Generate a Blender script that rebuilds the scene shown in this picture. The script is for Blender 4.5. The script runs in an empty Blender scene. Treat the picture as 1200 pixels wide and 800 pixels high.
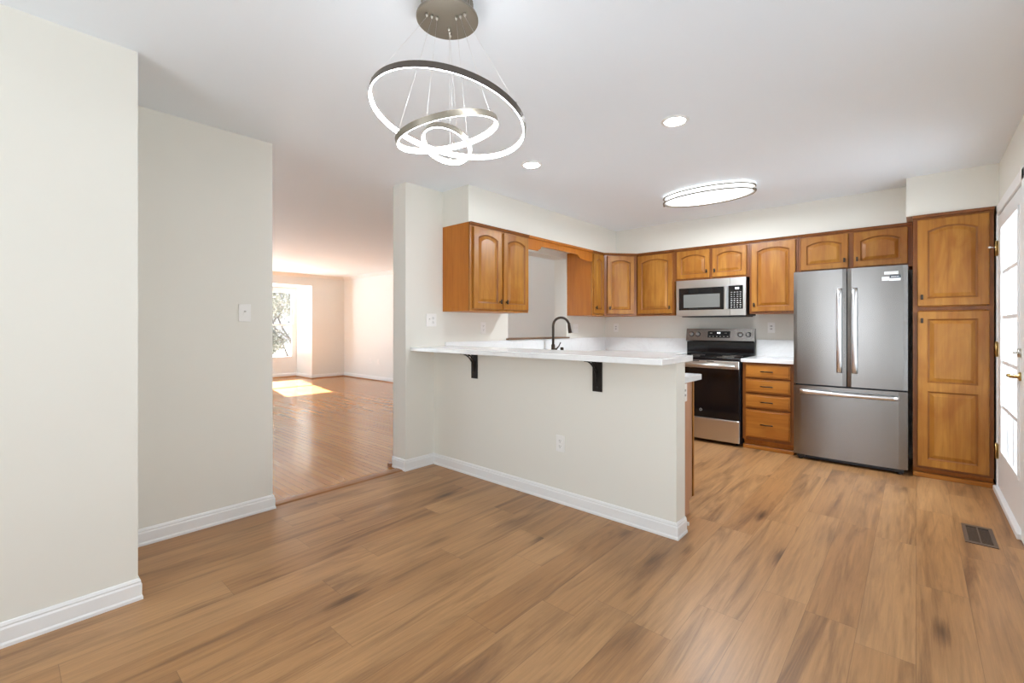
import bpy, bmesh, math, random
from mathutils import Vector, Matrix
PI = math.pi
random.seed(7)
S = bpy.context.scene
COL = S.collection

# ------------------------------------------------------------------ camera
H = 2.50
YAW = 0.7263554
EYE = 1.2438
cd = bpy.data.cameras.new('camera')
cd.sensor_width = 36.0
cd.lens = 533.0 / 1200 * 36
cd.shift_y = -16.86 / 1200
cd.clip_start = 0.02
cam = bpy.data.objects.new('camera', cd)
cam.location = (0, 0, EYE)
cam.rotation_euler = (PI / 2, 0, YAW)
COL.objects.link(cam)
S.camera = cam

# ------------------------------------------------------------------ world, sun, exposure
S.view_settings.view_transform = 'Standard'
S.view_settings.look = 'None'
S.view_settings.gamma = 1
S.view_settings.use_curve_mapping = False
S.view_settings.exposure = 1.90
S.cycles.max_bounces = 14
S.cycles.diffuse_bounces = 8
S.cycles.glossy_bounces = 5
S.cycles.sample_clamp_indirect = 10

W = bpy.data.worlds.new('sky')
S.world = W
W.use_nodes = True
wn = W.node_tree
wn.nodes.clear()
wo = wn.nodes.new('ShaderNodeOutputWorld')
wb = wn.nodes.new('ShaderNodeBackground')
wc = wn.nodes.new('ShaderNodeTexCoord')
wsep = wn.nodes.new('ShaderNodeSeparateXYZ')
wr = wn.nodes.new('ShaderNodeValToRGB')
wr.color_ramp.elements[0].position = 0.0
wr.color_ramp.elements[0].color = (0.93, 0.96, 1.0, 1)
wr.color_ramp.elements[1].position = 0.7
wr.color_ramp.elements[1].color = (0.62, 0.78, 1.0, 1)
wn.links.new(wc.outputs['Generated'], wsep.inputs[0])
wn.links.new(wsep.outputs['Z'], wr.inputs[0])
wn.links.new(wr.outputs[0], wb.inputs[0])
wb.inputs[1].default_value = 0.30
wn.links.new(wb.outputs[0], wo.inputs[0])

def add_light(name, typ, loc, direction, energy, color=(1, 1, 1), size=None, size_y=None, angle=None):
    l = bpy.data.lights.new(name, typ)
    l.energy = energy
    l.color = color
    if typ == 'AREA':
        l.shape = 'RECTANGLE'
        l.size = size
        l.size_y = size_y
    if angle is not None:
        l.angle = angle
    o = bpy.data.objects.new(name, l)
    o.location = loc
    o.rotation_euler = Vector(direction).to_track_quat('-Z', 'Y').to_euler()
    COL.objects.link(o)
    return o

add_light('sun', 'SUN', (-20, 6, 9), (3.36, -0.62, -2.06), 20, (1.0, 0.97, 0.93), angle=0.0093)
# daylight entering through the patio window in the right wall, beside and behind the camera
add_light('daylight_patio', 'AREA', (0.80, 1.05, 1.2), (-1, 0.75, 1.0), 6.6, (0.80, 0.91, 1.0), size=2.3, size_y=1.9)
# added frontal fill lamp, set outside an invented window in the rear wall
add_light('fill_rear', 'AREA', (-1.1, -2.2, 1.35), (0.0, 1, 0.45), 15.0, (0.86, 0.93, 1.0), size=1.7, size_y=1.5)
# added fill lamp brightening the living room through an invented, unseen window
add_light('fill_living', 'AREA', (-8.9, -1.85, 1.45), (0, 1, 0.6), 22, (0.58, 0.81, 1.0), size=3.0, size_y=1.7)

# daylight falling in through the glazed exterior door
add_light('daylight_door', 'AREA', (0.95, 4.35, 1.45), (-1, 0, 0.25), 15, (0.80, 0.91, 1.0), size=1.2, size_y=1.8)
# daylight through the second window of the living room recess, hidden by the left wall
add_light('daylight_recess', 'AREA', (-12.15, 3.05, 1.35), (1, -0.25, 0.5), 52, (0.55, 0.81, 1.0), size=1.3, size_y=1.7)

# ------------------------------------------------------------------ mesh helpers
class MB:
    def __init__(s):
        s.bm = bmesh.new()
        s.mi = 0
    def mat(s, i):
        s.mi = i
        return s
    def _tag(s, n0):
        s.bm.faces.ensure_lookup_table()
        for f in s.bm.faces[n0:]:
            f.material_index = s.mi
    def face(s, pts, smooth=False):
        f = s.bm.faces.new([s.bm.verts.new(p) for p in pts])
        f.material_index = s.mi
        f.smooth = smooth
        return f
    def box(s, x0, y0, z0, x1, y1, z1, bev=0.0, seg=1):
        x0, x1 = min(x0, x1), max(x0, x1)
        y0, y1 = min(y0, y1), max(y0, y1)
        z0, z1 = min(z0, z1), max(z0, z1)
        n0 = len(s.bm.faces)
        v = [s.bm.verts.new(p) for p in ((x0, y0, z0), (x1, y0, z0), (x1, y1, z0), (x0, y1, z0),
                                         (x0, y0, z1), (x1, y0, z1), (x1, y1, z1), (x0, y1, z1))]
        fs = [s.bm.faces.new([v[i] for i in q]) for q in
              ((0, 3, 2, 1), (4, 5, 6, 7), (0, 1, 5, 4), (1, 2, 6, 5), (2, 3, 7, 6), (3, 0, 4, 7))]
        if bev > 0:
            es = list({e for f in fs for e in f.edges})
            r = bmesh.ops.bevel(s.bm, geom=es, offset=bev, segments=seg, affect='EDGES', profile=0.5)
            for f in r['faces']:
                f.material_index = s.mi
                if seg > 1: f.smooth = True
        for f in fs:
            if f.is_valid: f.material_index = s.mi
        return s
    def prism(s, pts, axis, a, b, smooth=False):
        # pts: 2-D outline in the other two axes (xy for z, xz for y, yz for x), extruded a..b
        def m(p, t):
            if axis == 'z': return (p[0], p[1], t)
            if axis == 'y': return (p[0], t, p[1])
            return (t, p[0], p[1])
        A = [s.bm.verts.new(m(p, a)) for p in pts]
        B = [s.bm.verts.new(m(p, b)) for p in pts]
        n = len(pts)
        fs = [s.bm.faces.new(A[::-1]), s.bm.faces.new(B)]
        for i in range(n):
            f = s.bm.faces.new([A[i], A[(i + 1) % n], B[(i + 1) % n], B[i]])
            f.smooth = smooth
            fs.append(f)
        for f in fs: f.material_index = s.mi
        return s
    def lathe(s, prof, c=(0, 0, 0), axis='z', n=24, sx=1.0, sy=1.0):
        rings = []
        for r, h in prof:
            ring = []
            for i in range(n):
                a = 2 * PI * i / n
                u, w = r * math.cos(a) * sx, r * math.sin(a) * sy
                if axis == 'z': p = (u, w, h)
                elif axis == 'y': p = (u, h, w)
                else: p = (h, u, w)
                ring.append(s.bm.verts.new((p[0] + c[0], p[1] + c[1], p[2] + c[2])))
            rings.append(ring)
        for a, b in zip(rings, rings[1:]):
            for i in range(n):
                f = s.bm.faces.new([a[i], a[(i + 1) % n], b[(i + 1) % n], b[i]])
                f.smooth = True
                f.material_index = s.mi
        for ring, rev in ((rings[0], True), (rings[-1], False)):
            f = s.bm.faces.new(ring[::-1] if rev else ring)
            f.material_index = s.mi
        return s
    def tube(s, pts, r, n=10, closed=False):
        pts = [Vector(p) for p in pts]
        rr = r if isinstance(r, (list, tuple)) else [r] * len(pts)
        rings = []
        up = None
        for i, p in enumerate(pts):
            if closed:
                t = pts[(i + 1) % len(pts)] - pts[i - 1]
            else:
                t = pts[min(i + 1, len(pts) - 1)] - pts[max(i - 1, 0)]
            t.normalize()
            if up is None:
                up = t.orthogonal().normalized()
            up = (up - t * up.dot(t)).normalized()
            bi = t.cross(up)
            rings.append([s.bm.verts.new(p + rr[i] * (math.cos(2 * PI * k / n) * up + math.sin(2 * PI * k / n) * bi)) for k in range(n)])
        m = len(rings)
        for i in range(m if closed else m - 1):
            a, b = rings[i], rings[(i + 1) % m]
            for k in range(n):
                f = s.bm.faces.new([a[k], a[(k + 1) % n], b[(k + 1) % n], b[k]])
                f.smooth = True
                f.material_index = s.mi
        if not closed:
            f = s.bm.faces.new(rings[0][::-1]); f.material_index = s.mi
            f = s.bm.faces.new(rings[-1]); f.material_index = s.mi
        return s
    def build(s, name, mats, parent=None, kind=None, loc=None, rotz=None):
        bmesh.ops.recalc_face_normals(s.bm, faces=s.bm.faces)
        me = bpy.data.meshes.new(name)
        s.bm.to_mesh(me)
        s.bm.free()
        for m in (mats if isinstance(mats, (list, tuple)) else [mats]):
            me.materials.append(m)
        o = bpy.data.objects.new(name, me)
        COL.objects.link(o)
        if parent: o.parent = parent
        if kind: o['kind'] = kind
        if loc: o.location = loc
        if rotz is not None: o.rotation_euler = (0, 0, rotz)
        return o

def tag(o, label, cat, group=None):
    o['label'] = label
    o['category'] = cat
    if group: o['group'] = group
    return o
def thing(name, label, cat, loc=(0, 0, 0), rotz=0, group=None, kind=None):
    o = bpy.data.objects.new(name, None)
    o.empty_display_size = 0.1
    COL.objects.link(o)
    o.location = loc
    o.rotation_euler = (0, 0, rotz)
    if kind: o['kind'] = kind
    return tag(o, label, cat, group)
def structure(o, label, cat):
    o['kind'] = 'structure'
    return tag(o, label, cat)

# ------------------------------------------------------------------ materials
def principled(name, col=(0.8, 0.8, 0.8), rough=0.5, metal=0.0, spec=0.5, emit=None, estr=0.0, coat=0.0):
    m = bpy.data.materials.new(name)
    m.use_nodes = True
    b = m.node_tree.nodes['Principled BSDF']
    b.inputs['Base Color'].default_value = (*col, 1)
    b.inputs['Roughness'].default_value = rough
    b.inputs['Metallic'].default_value = metal
    b.inputs['Specular IOR Level'].default_value = spec
    b.inputs['Coat Weight'].default_value = coat
    if emit:
        b.inputs['Emission Color'].default_value = (*emit, 1)
        b.inputs['Emission Strength'].default_value = estr
    return m
class NT:
    def __init__(s, m):
        s.t = m.node_tree
        s.b = s.t.nodes['Principled BSDF']
    def n(s, typ, **k):
        nd = s.t.nodes.new(typ)
        for a, v in k.items():
            if isinstance(a, str) and hasattr(nd, a): setattr(nd, a, v)
        return nd
    def l(s, a, b): s.t.links.new(a, b)
    def math(s, op, a, b=None, c=None):
        nd = s.t.nodes.new('ShaderNodeMath'); nd.operation = op
        for i, v in enumerate((a, b, c)):
            if v is None: continue
            if isinstance(v, (int, float)): nd.inputs[i].default_value = v
            else: s.l(v, nd.inputs[i])
        return nd.outputs[0]
    def mix(s, f, a, b, blend='MIX'):
        nd = s.t.nodes.new('ShaderNodeMix'); nd.data_type = 'RGBA'; nd.blend_type = blend
        for i, v in ((0, f), (6, a), (7, b)):
            if isinstance(v, (int, float)): nd.inputs[i].default_value = v
            elif isinstance(v, tuple): nd.inputs[i].default_value = (*v, 1)
            else: s.l(v, nd.inputs[i])
        return nd.outputs[2]
    def ramp(s, f, stops):
        nd = s.t.nodes.new('ShaderNodeValToRGB')
        cr = nd.color_ramp
        while len(cr.elements) < len(stops): cr.elements.new(0.5)
        for e, (p, c) in zip(cr.elements, stops):
            e.position = p
            e.color = (*c, 1) if isinstance(c, tuple) else (c, c, c, 1)
        s.l(f, nd.inputs[0])
        return nd.outputs[0]
    def noise(s, vec, scale, detail=4, rough=0.5, dist=0.0):
        nd = s.t.nodes.new('ShaderNodeTexNoise')
        nd.inputs['Scale'].default_value = scale
        nd.inputs['Detail'].default_value = detail
        nd.inputs['Roughness'].default_value = rough
        nd.inputs['Distortion'].default_value = dist
        s.l(vec, nd.inputs['Vector'])
        return nd.outputs['Fac']
    def objco(s): return s.t.nodes.new('ShaderNodeTexCoord').outputs['Object']
    def scale(s, vec, sc, loc=None):
        nd = s.t.nodes.new('ShaderNodeMapping')
        nd.inputs['Scale'].default_value = sc
        s.l(vec, nd.inputs['Vector'])
        if loc is not None: s.l(loc, nd.inputs['Location'])
        return nd.outputs[0]
    def bump(s, h, strength, dist=0.01):
        nd = s.t.nodes.new('ShaderNodeBump')
        nd.inputs['Strength'].default_value = strength
        nd.inputs['Distance'].default_value = dist
        s.l(h, nd.inputs['Height'])
        s.l(nd.outputs[0], s.b.inputs['Normal'])

def paint(name, col, rough=0.6, bump=0.05):
    m = principled(name, col, rough, spec=0.3)
    t = NT(m)
    co = t.objco()
    n = t.noise(co, 180, 3)
    t.bump(n, bump, 0.001)
    return m

def planks(name, w, L, along, c_lo, c_hi, streak, streak_amt, seam, rough, knot=0.0, seamw=0.0012, grain=1.0):
    m = principled(name, c_lo, rough, spec=0.5)
    t = NT(m)
    co = t.objco()
    sp = t.t.nodes.new('ShaderNodeSeparateXYZ'); t.l(co, sp.inputs[0])
    X, Y = (sp.outputs['X'], sp.outputs['Y']) if along == 'y' else (sp.outputs['Y'], sp.outputs['X'])
    r = t.math('DIVIDE', X, w)
    row = t.math('FLOOR', r)
    wn1 = t.t.nodes.new('ShaderNodeTexWhiteNoise'); wn1.noise_dimensions = '1D'; t.l(row, wn1.inputs['W'])
    yo = t.math('ADD', t.math('DIVIDE', Y, L), wn1.outputs['Value'])
    colm = t.math('FLOOR', yo)
    cmb = t.t.nodes.new('ShaderNodeCombineXYZ'); t.l(row, cmb.inputs[0]); t.l(colm, cmb.inputs[1])
    wn2 = t.t.nodes.new('ShaderNodeTexWhiteNoise'); wn2.noise_dimensions = '2D'; t.l(cmb.outputs[0], wn2.inputs['Vector'])
    rnd = wn2.outputs['Value']
    # seams
    fr = t.math('FRACT', r); fc = t.math('FRACT', yo)
    sx = t.math('MULTIPLY', t.math('MINIMUM', fr, t.math('SUBTRACT', 1.0, fr)), w)
    sy = t.math('MULTIPLY', t.math('MINIMUM', fc, t.math('SUBTRACT', 1.0, fc)), L)
    sd = t.math('MINIMUM', sx, sy)
    sm = t.math('LESS_THAN', sd, seamw)
    # grain coordinates, shifted plank by plank
    c2 = t.t.nodes.new('ShaderNodeCombineXYZ')
    t.l(X, c2.inputs[0]); t.l(Y, c2.inputs[1]); t.l(t.math('MULTIPLY', rnd, 37.0), c2.inputs[2])
    g = t.noise(t.scale(c2.outputs[0], (85, 3.2, 1)), 1.0, 7, 0.7, 0.5)
    mid = t.noise(t.scale(c2.outputs[0], (26, 1.5, 1)), 1.0, 5, 0.65, 0.8)
    big = t.noise(t.scale(c2.outputs[0], (8.0, 0.75, 1)), 1.0, 6, 0.62, 1.1)
    tone = t.mix(rnd, c_lo, c_hi)
    s1 = t.ramp(big, [(0.50, 0.0), (0.74, 1.0)])
    c = t.mix(t.math('MULTIPLY', s1, streak_amt), tone, streak)
    c = t.mix(t.math('MULTIPLY', t.ramp(mid, [(0.5, 0.0), (0.74, 1.0)]), streak_amt * 0.45), c, streak)
    gg = t.ramp(g, [(0.3, 0.72), (0.7, 1.0)])
    c = t.mix(grain, c, gg, 'MULTIPLY')
    if knot:
        v = t.t.nodes.new('ShaderNodeTexVoronoi')
        v.inputs['Scale'].default_value = 1.0
        v.inputs['Randomness'].default_value = 1.0
        t.l(t.scale(c2.outputs[0], (5.0, 1.3, 1)), v.inputs['Vector'])
        wob = t.math('ADD', v.outputs['Distance'], t.math('MULTIPLY', t.math('SUBTRACT', g, 0.5), 0.16))
        k = t.ramp(wob, [(0.03, 1.0), (0.19, 0.0)])
        halo = t.ramp(wob, [(0.05, 1.0), (0.50, 0.0)])
        kb = t.noise(t.scale(c2.outputs[0], (2.0, 0.6, 1)), 1.3, 1)
        kk = t.math('MULTIPLY', k, t.ramp(kb, [(0.46, 0.0), (0.52, 1.0)]))
        hh = t.math('MULTIPLY', halo, t.ramp(kb, [(0.46, 0.0), (0.52, 1.0)]))
        c = t.mix(t.math('MULTIPLY', hh, 0.35), c, streak)
        c = t.mix(t.math('MULTIPLY', kk, knot), c, tuple(x * 0.42 for x in streak))
    c = t.mix(t.math('MULTIPLY', sm, 0.45), c, seam)
    t.l(c, t.b.inputs['Base Color'])
    rr = t.math('ADD', rough - 0.05, t.math('MULTIPLY', g, 0.12))
    t.l(rr, t.b.inputs['Roughness'])
    hgt = t.math('SUBTRACT', t.math('MULTIPLY', g, 0.25), sm)
    t.bump(hgt, 0.25, 0.0012)
    return m

def wood(name, base, dark, light, axis='z', rough=0.32):
    m = principled(name, base, rough, spec=0.3, coat=0.10)
    m.node_tree.nodes['Principled BSDF'].inputs['Coat Roughness'].default_value = 0.2
    t = NT(m)
    co = t.objco()
    oi = t.t.nodes.new('ShaderNodeObjectInfo')
    off = t.t.nodes.new('ShaderNodeCombineXYZ')
    o3 = t.math('MULTIPLY', oi.outputs['Random'], 31.0)
    for i in range(3): t.l(o3, off.inputs[i])
    sc = {'z': (38, 38, 2.2), 'x': (2.2, 38, 38), 'y': (38, 2.2, 38)}[axis]
    sb = {'z': (5, 5, 1.6), 'x': (1.6, 5, 5), 'y': (5, 1.6, 5)}[axis]
    g = t.noise(t.scale(co, sc, off.outputs[0]), 1.0, 5, 0.6, 0.3)
    b = t.noise(t.scale(co, sb, off.outputs[0]), 1.0, 3, 0.5, 1.2)
    c = t.mix(t.ramp(b, [(0.35, 0.0), (0.72, 1.0)]), base, light)
    c = t.mix(t.math('MULTIPLY', t.ramp(g, [(0.45, 0.0), (0.8, 1.0)]), 0.55), c, dark)
    t.l(c, t.b.inputs['Base Color'])
    t.bump(g, 0.08, 0.001)
    return m

def steel(name, col=(0.60, 0.60, 0.61), rough=0.27, axis='x', bump=0.0):
    m = principled(name, col, rough, metal=1.0)
    b = m.node_tree.nodes['Principled BSDF']
    b.inputs['Anisotropic'].default_value = 0.5
    b.inputs['Anisotropic Rotation'].default_value = 0.25 if axis == 'x' else 0.0
    return m

def glass(name, tint=(1, 1, 1), amt=0.06):
    m = bpy.data.materials.new(name); m.use_nodes = True
    nt = m.node_tree; nt.nodes.clear()
    out = nt.nodes.new('ShaderNodeOutputMaterial')
    mx = nt.nodes.new('ShaderNodeMixShader')
    tr = nt.nodes.new('ShaderNodeBsdfTransparent'); tr.inputs[0].default_value = (*tint, 1)
    gl = nt.nodes.new('ShaderNodeBsdfGlossy'); gl.inputs['Roughness'].default_value = 0.01
    mx.inputs[0].default_value = amt
    nt.links.new(tr.outputs[0], mx.inputs[1]); nt.links.new(gl.outputs[0], mx.inputs[2])
    nt.links.new(mx.outputs[0], out.inputs[0])
    return m

M = {}
M['wall'] = paint('warm_white_wall_paint', (0.77, 0.755, 0.69))
M['wall_living'] = paint('living_wall_paint', (0.79, 0.795, 0.765))
M['ceil'] = paint('ceiling_paint', (0.86, 0.915, 0.965), 0.75)
M['trim'] = paint('white_trim_paint', (0.82, 0.82, 0.81), 0.35, 0.01)
M['floor'] = planks('oak_vinyl_planks', 0.182, 1.22, 'y', (0.44, 0.222, 0.086), (0.53, 0.292, 0.126),
                    (0.15, 0.066, 0.027), 0.90, (0.12, 0.06, 0.03), 0.36, knot=0.9)
M['floor_living'] = planks('narrow_oak_strips', 0.057, 0.95, 'x', (0.43, 0.172, 0.036), (0.53, 0.240, 0.062),
                           (0.30, 0.10, 0.022), 0.5, (0.10, 0.035, 0.010), 0.16, seamw=0.0022, grain=0.7)
M['wood'] = wood('honey_maple', (0.31, 0.112, 0.014), (0.17, 0.050, 0.006), (0.45, 0.205, 0.036))
M['wood_h'] = wood('honey_maple_across', (0.36, 0.125, 0.018), (0.20, 0.060, 0.008), (0.49, 0.200, 0.036), 'x')
M['groove_wood'] = wood('maple_groove_dark', (0.24, 0.088, 0.018), (0.15, 0.05, 0.010), (0.30, 0.115, 0.026))  # darker maple tone for the groove faces of the panels
M['frame'] = wood('maple_face_frame', (0.19, 0.060, 0.013), (0.11, 0.032, 0.007), (0.27, 0.095, 0.021))
M['side'] = wood('maple_side_panel', (0.46, 0.145, 0.013), (0.33, 0.092, 0.008), (0.54, 0.185, 0.019), rough=0.45)
M['endp'] = wood('pinkish_end_panel', (0.50, 0.27, 0.16), (0.40, 0.20, 0.11), (0.56, 0.31, 0.19))
M['sill'] = wood('dark_brown_sill', (0.19, 0.11, 0.065), (0.12, 0.065, 0.04), (0.25, 0.15, 0.09), 'y')
M['transition'] = wood('oak_transition_strip', (0.30, 0.13, 0.045), (0.2, 0.08, 0.03), (0.42, 0.2, 0.08), 'y', 0.3)
M['bronze'] = principled('oil_rubbed_bronze', (0.055, 0.040, 0.030), 0.36, metal=0.8)
M['iron'] = principled('dark_cast_iron', (0.022, 0.017, 0.014), 0.45, metal=0.6)
t_ = NT(M['iron']); t_.bump(t_.noise(t_.objco(), 90, 4), 0.5, 0.003)
M['steel'] = steel('brushed_stainless', (0.275, 0.265, 0.255), 0.27, 'x')
M['steel_h'] = principled('satin_stainless_handle', (0.78, 0.78, 0.79), 0.30, metal=1.0)
M['steel_mw'] = steel('brushed_stainless_light', (0.66, 0.65, 0.63), 0.3, 'x')
M['nickel'] = principled('brushed_nickel', (0.55, 0.52, 0.47), 0.3, metal=1.0)
M['champagne'] = principled('champagne_bronze_metal', (0.26, 0.23, 0.185), 0.36, metal=0.85)
M['ring'] = principled('taupe_anodised_band', (0.12, 0.10, 0.085), 0.35, metal=0.6)
M['wire'] = principled('steel_wire', (0.75, 0.75, 0.74), 0.3, metal=0.7)
M['brass'] = principled('aged_brass', (0.50, 0.36, 0.15), 0.28, metal=1.0)
M['black_glass'] = principled('black_glass', (0.006, 0.006, 0.007), 0.06, spec=0.5)
M['mw_window'] = principled('microwave_window', (0.17, 0.175, 0.165), 0.12, spec=0.6)
M['black'] = principled('black_plastic', (0.012, 0.012, 0.014), 0.4)
M['appliance_side'] = principled('dark_appliance_side', (0.010, 0.010, 0.016), 0.45)
M['keys'] = principled('pale_keypad_print', (0.62, 0.62, 0.6), 0.5)
M['display'] = principled('lit_display_digits', (0.1, 0.1, 0.1), 0.5, emit=(0.75, 0.9, 1.0), estr=2.0)
M['plastic'] = principled('white_wall_plate', (0.84, 0.83, 0.80), 0.35)
M['slot'] = principled('dark_slot', (0.06, 0.055, 0.05), 0.5)
M['sticker'] = principled('white_sticker', (0.82, 0.82, 0.84), 0.5)
M['navy'] = principled('dark_sticker_band', (0.02, 0.035, 0.05), 0.5)
M['vent'] = principled('bronze_register', (0.17, 0.125, 0.095), 0.4, metal=0.5)
M['vent_dark'] = principled('register_dark_opening', (0.03, 0.02, 0.012), 0.7)
M['glass'] = glass('window_glass')
M['led'] = principled('led_strip', (1, 1, 1), 0.5, emit=(0.90, 0.95, 1.0), estr=6.5)
M['can'] = principled('downlight_lens', (1, 1, 1), 0.5, emit=(0.90, 0.95, 1.0), estr=40.0)
M['diff'] = principled('acrylic_diffuser', (1, 1, 1), 0.4, emit=(0.90, 0.95, 1.0), estr=1.0)

def quartz():
    m = principled('white_quartz', (0.83, 0.84, 0.84), 0.14, spec=0.5)
    t = NT(m)
    co = t.objco()
    n = t.noise(co, 1.6, 6, 0.6, 1.5)
    v = t.ramp(n, [(0.47, 0.0), (0.5, 1.0), (0.53, 0.0)])
    c = t.mix(t.math('MULTIPLY', v, 0.16), (0.84, 0.85, 0.85), (0.62, 0.62, 0.62))
    f = t.noise(co, 60, 4, 0.6)
    c = t.mix(t.math('MULTIPLY', t.ramp(f, [(0.5, 0.0), (0.75, 1.0)]), 0.12), c, (0.6, 0.6, 0.6))
    t.l(c, t.b.inputs['Base Color'])
    return m
M['quartz'] = quartz()

# ------------------------------------------------------------------ room shell
XW, XWB = -3.301, -3.49          # kitchen side and living side of the dividing wall
XR = 0.475                       # right wall
YB = 5.71                        # kitchen back wall
YF = -2.0                        # wall behind the camera
X1, Y1 = -2.661, 0.419           # nearer left wall and its corner
Y2 = 1.242                       # where the farther left wall ends
YC = 2.331                       # where the dividing wall starts again (pier)
LX, LY = -10.9, 5.83             # living room far wall, right-hand wall

fl = MB().box(XWB + 0.09, YF, -0.1, XR + 0.2, YB, 0.0).build('floor', M['floor'])
structure(fl, 'wide light oak plank floor of the dining area and kitchen', 'floor')
fl2 = MB().box(-11.95, YF, -0.1, XWB + 0.09, LY + 0.1, 0.0).build('floor', M['floor_living'])
structure(fl2, 'glossy narrow strip oak floor of the living room', 'floor')
tr = MB()
tr.prism([(-3.425, 0.0), (-3.415, 0.007), (-3.375, 0.009), (-3.335, 0.007), (-3.318, 0.0)], 'y', Y2, YC)
structure(tr.build('trim_1', M['transition']), 'oak transition strip between the two wood floors', 'threshold')
ce = MB().box(-12.0, YF - 0.1, H, XR + 0.2, LY + 0.1, H + 0.1).build('ceiling', M['ceil'])
structure(ce, 'flat white ceiling over kitchen, dining area and living room', 'ceiling')

structure(MB().box(XWB, YF, 0, X1, Y1, H).build('wall_left_near', M['wall']), 'nearest left wall, stepping forward into the room', 'wall')
structure(MB().box(XWB, Y1, 0, XW, Y2, H).build('wall_left_far', M['wall']), 'second left wall ending at the living room opening', 'wall')
# dividing wall with the pass-through over the sink
PY0, PY1, PZ0, PZ1 = 3.65, 4.75, 1.105, 2.105
b = MB()
b.box(XWB, YC, 0, XW, PY0, H).box(XWB, PY1, 0, XW, LY, H)
b.box(XWB, PY0, 0, XW, PY1, PZ0).box(XWB, PY0, PZ1, XW, PY1, H)
structure(b.build('wall_sink', M['wall']), 'wall between kitchen and living room with a pass-through over the sink', 'wall')
structure(MB().box(XW, YB, 0, XR + 0.15, YB + 0.15, H).build('wall_back', M['wall']), 'kitchen back wall behind range and refrigerator', 'wall')
# right wall with door opening and patio window opening
DY0, DY1, DZ = 3.955, 5.03, 2.095
b = MB()
XR2 = XR + 0.15
WY0, WY1, WZ0, WZ1 = -0.2, 2.3, 0.2, 2.15
b.box(XR, YF, 0, XR2, WY0, H).box(XR, WY1, 0, XR2, DY0, H).box(XR, DY1, 0, XR2, YB, H)
b.box(XR, WY0, 0, XR2, WY1, WZ0).box(XR, WY0, WZ1, XR2, WY1, H).box(XR, DY0, DZ, XR2, DY1, H)
structure(b.build('wall_right', M['wall']), 'right wall with the glazed exterior door', 'wall')
b = MB()
b.box(X1, YF - 0.15, 0, -2.0, YF, H).box(-0.2, YF - 0.15, 0, XR2, YF, H)
b.box(-2.0, YF - 0.15, 0, -0.2, YF, 0.6).box(-2.0, YF - 0.15, 2.1, -0.2, YF, H)
structure(b.build('wall_front', M['wall']), 'dining room wall behind the camera with an invented window opening', 'wall')
# soffits over the wall cabinets
SZ = 2.174
structure(MB().box(XW, 2.739, SZ, -2.948, YB, H).build('wall_soffit_sink', M['wall']), 'boxed soffit above the sink wall cabinets', 'soffit')
structure(MB().box(-2.948, 5.380, SZ, -0.062, YB, H).build('wall_soffit_back', M['wall']), 'boxed soffit above the range wall cabinets', 'soffit')
structure(MB().box(-0.062, 5.080, SZ, XR, YB, H).build('wall_soffit_pantry', M['wall']), 'deeper boxed soffit above the pantry cabinet', 'soffit')
# half wall of the peninsula
HX, HY0, HY1 = -1.051, 2.636, 2.767
structure(MB().box(XW, HY0, 0, HX, HY1, 1.034).build('wall_peninsula', M['wall']), 'white half wall under the raised breakfast bar', 'half wall')
# living room walls
structure(MB().box(LX - 1.1, LY, 0, XWB, LY + 0.12, H).build('wall_living_right', M['wall_living']), 'right-hand wall of the living room', 'wall')
BX, BY1, BY0, BZ = -11.75, 5.0, 2.0, 2.24
b = MB()
b.box(LX - 0.12, BY1, 0, LX, LY, H)
b.box(LX - 0.12, -2.0, 0, LX, BY0, H)
b.box(LX - 0.12, BY0, BZ, LX, BY1, H)
b.box(BX - 0.05, BY1, 0, LX - 0.12, BY1 + 0.1, BZ + 0.1)
b.box(BX - 0.05, BY0 - 0.1, 0, LX - 0.12, BY0, BZ + 0.1)
b.box(BX - 0.05, BY0, BZ, LX - 0.12, BY1, BZ + 0.1)
structure(b.build('wall_living_far', M['wall_living']), 'far wall of the living room with the window recess', 'wall')
WN = [(3.93, 4.975), (2.75, 3.80)]
b = MB()
wz0, wz1 = 0.40, 2.19
ys = [BY0, 2.75, 3.80, 3.93, 4.975, BY1]
b.box(BX - 0.12, BY0, 0, BX, BY1, wz0).box(BX - 0.12, BY0, wz1, BX, BY1, BZ)
b.box(BX - 0.12, BY0, wz0, BX, 2.75, wz1).box(BX - 0.12, 3.80, wz0, BX, 3.93, wz1).box(BX - 0.12, 4.975, wz0, BX, BY1, wz1)
structure(b.build('wall_living_bay', M['trim']), 'white back of the living room window recess', 'wall')
b = MB()
b.box(LX - 0.12, -2.12, 0, -10.5, -2.0, H).box(-7.3, -2.12, 0, XWB, -2.0, H)
b.box(-10.5, -2.12, 0, -7.3, -2.0, 0.55).box(-10.5, -2.12, 2.3, -7.3, -2.0, H)
structure(b.build('wall_living_left', M['wall_living']), 'left-hand wall of the living room', 'wall')

# baseboards
def sweep(path, prof, name, mat, label, closed=False):
    # path: xy points; the profile (offset to the right-hand side of travel, height)
    b = MB()
    n = len(path)
    P = [Vector(p) for p in path]
    rings = []
    for i in range(n):
        d0 = (P[i] - P[i - 1]).normalized() if i > 0 else (P[1] - P[0]).normalized()
        d1 = (P[i + 1] - P[i]).normalized() if i < n - 1 else d0
        n0 = Vector((d0.y, -d0.x)); n1 = Vector((d1.y, -d1.x))
        m = (n0 + n1); m = m / max(0.3, m.dot(n0)) if m.length > 1e-6 else n0
        rings.append([b.bm.verts.new((P[i].x + m.x * o, P[i].y + m.y * o, z)) for o, z in prof])
    k = len(prof)
    for a, c in zip(rings, rings[1:]):
        for j in range(k):
            b.bm.faces.new([a[j], a[(j + 1) % k], c[(j + 1) % k], c[j]])
    b.bm.faces.new(rings[0]); b.bm.faces.new(rings[-1][::-1])
    return structure(b.build(name, mat), label, 'baseboard')
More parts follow.
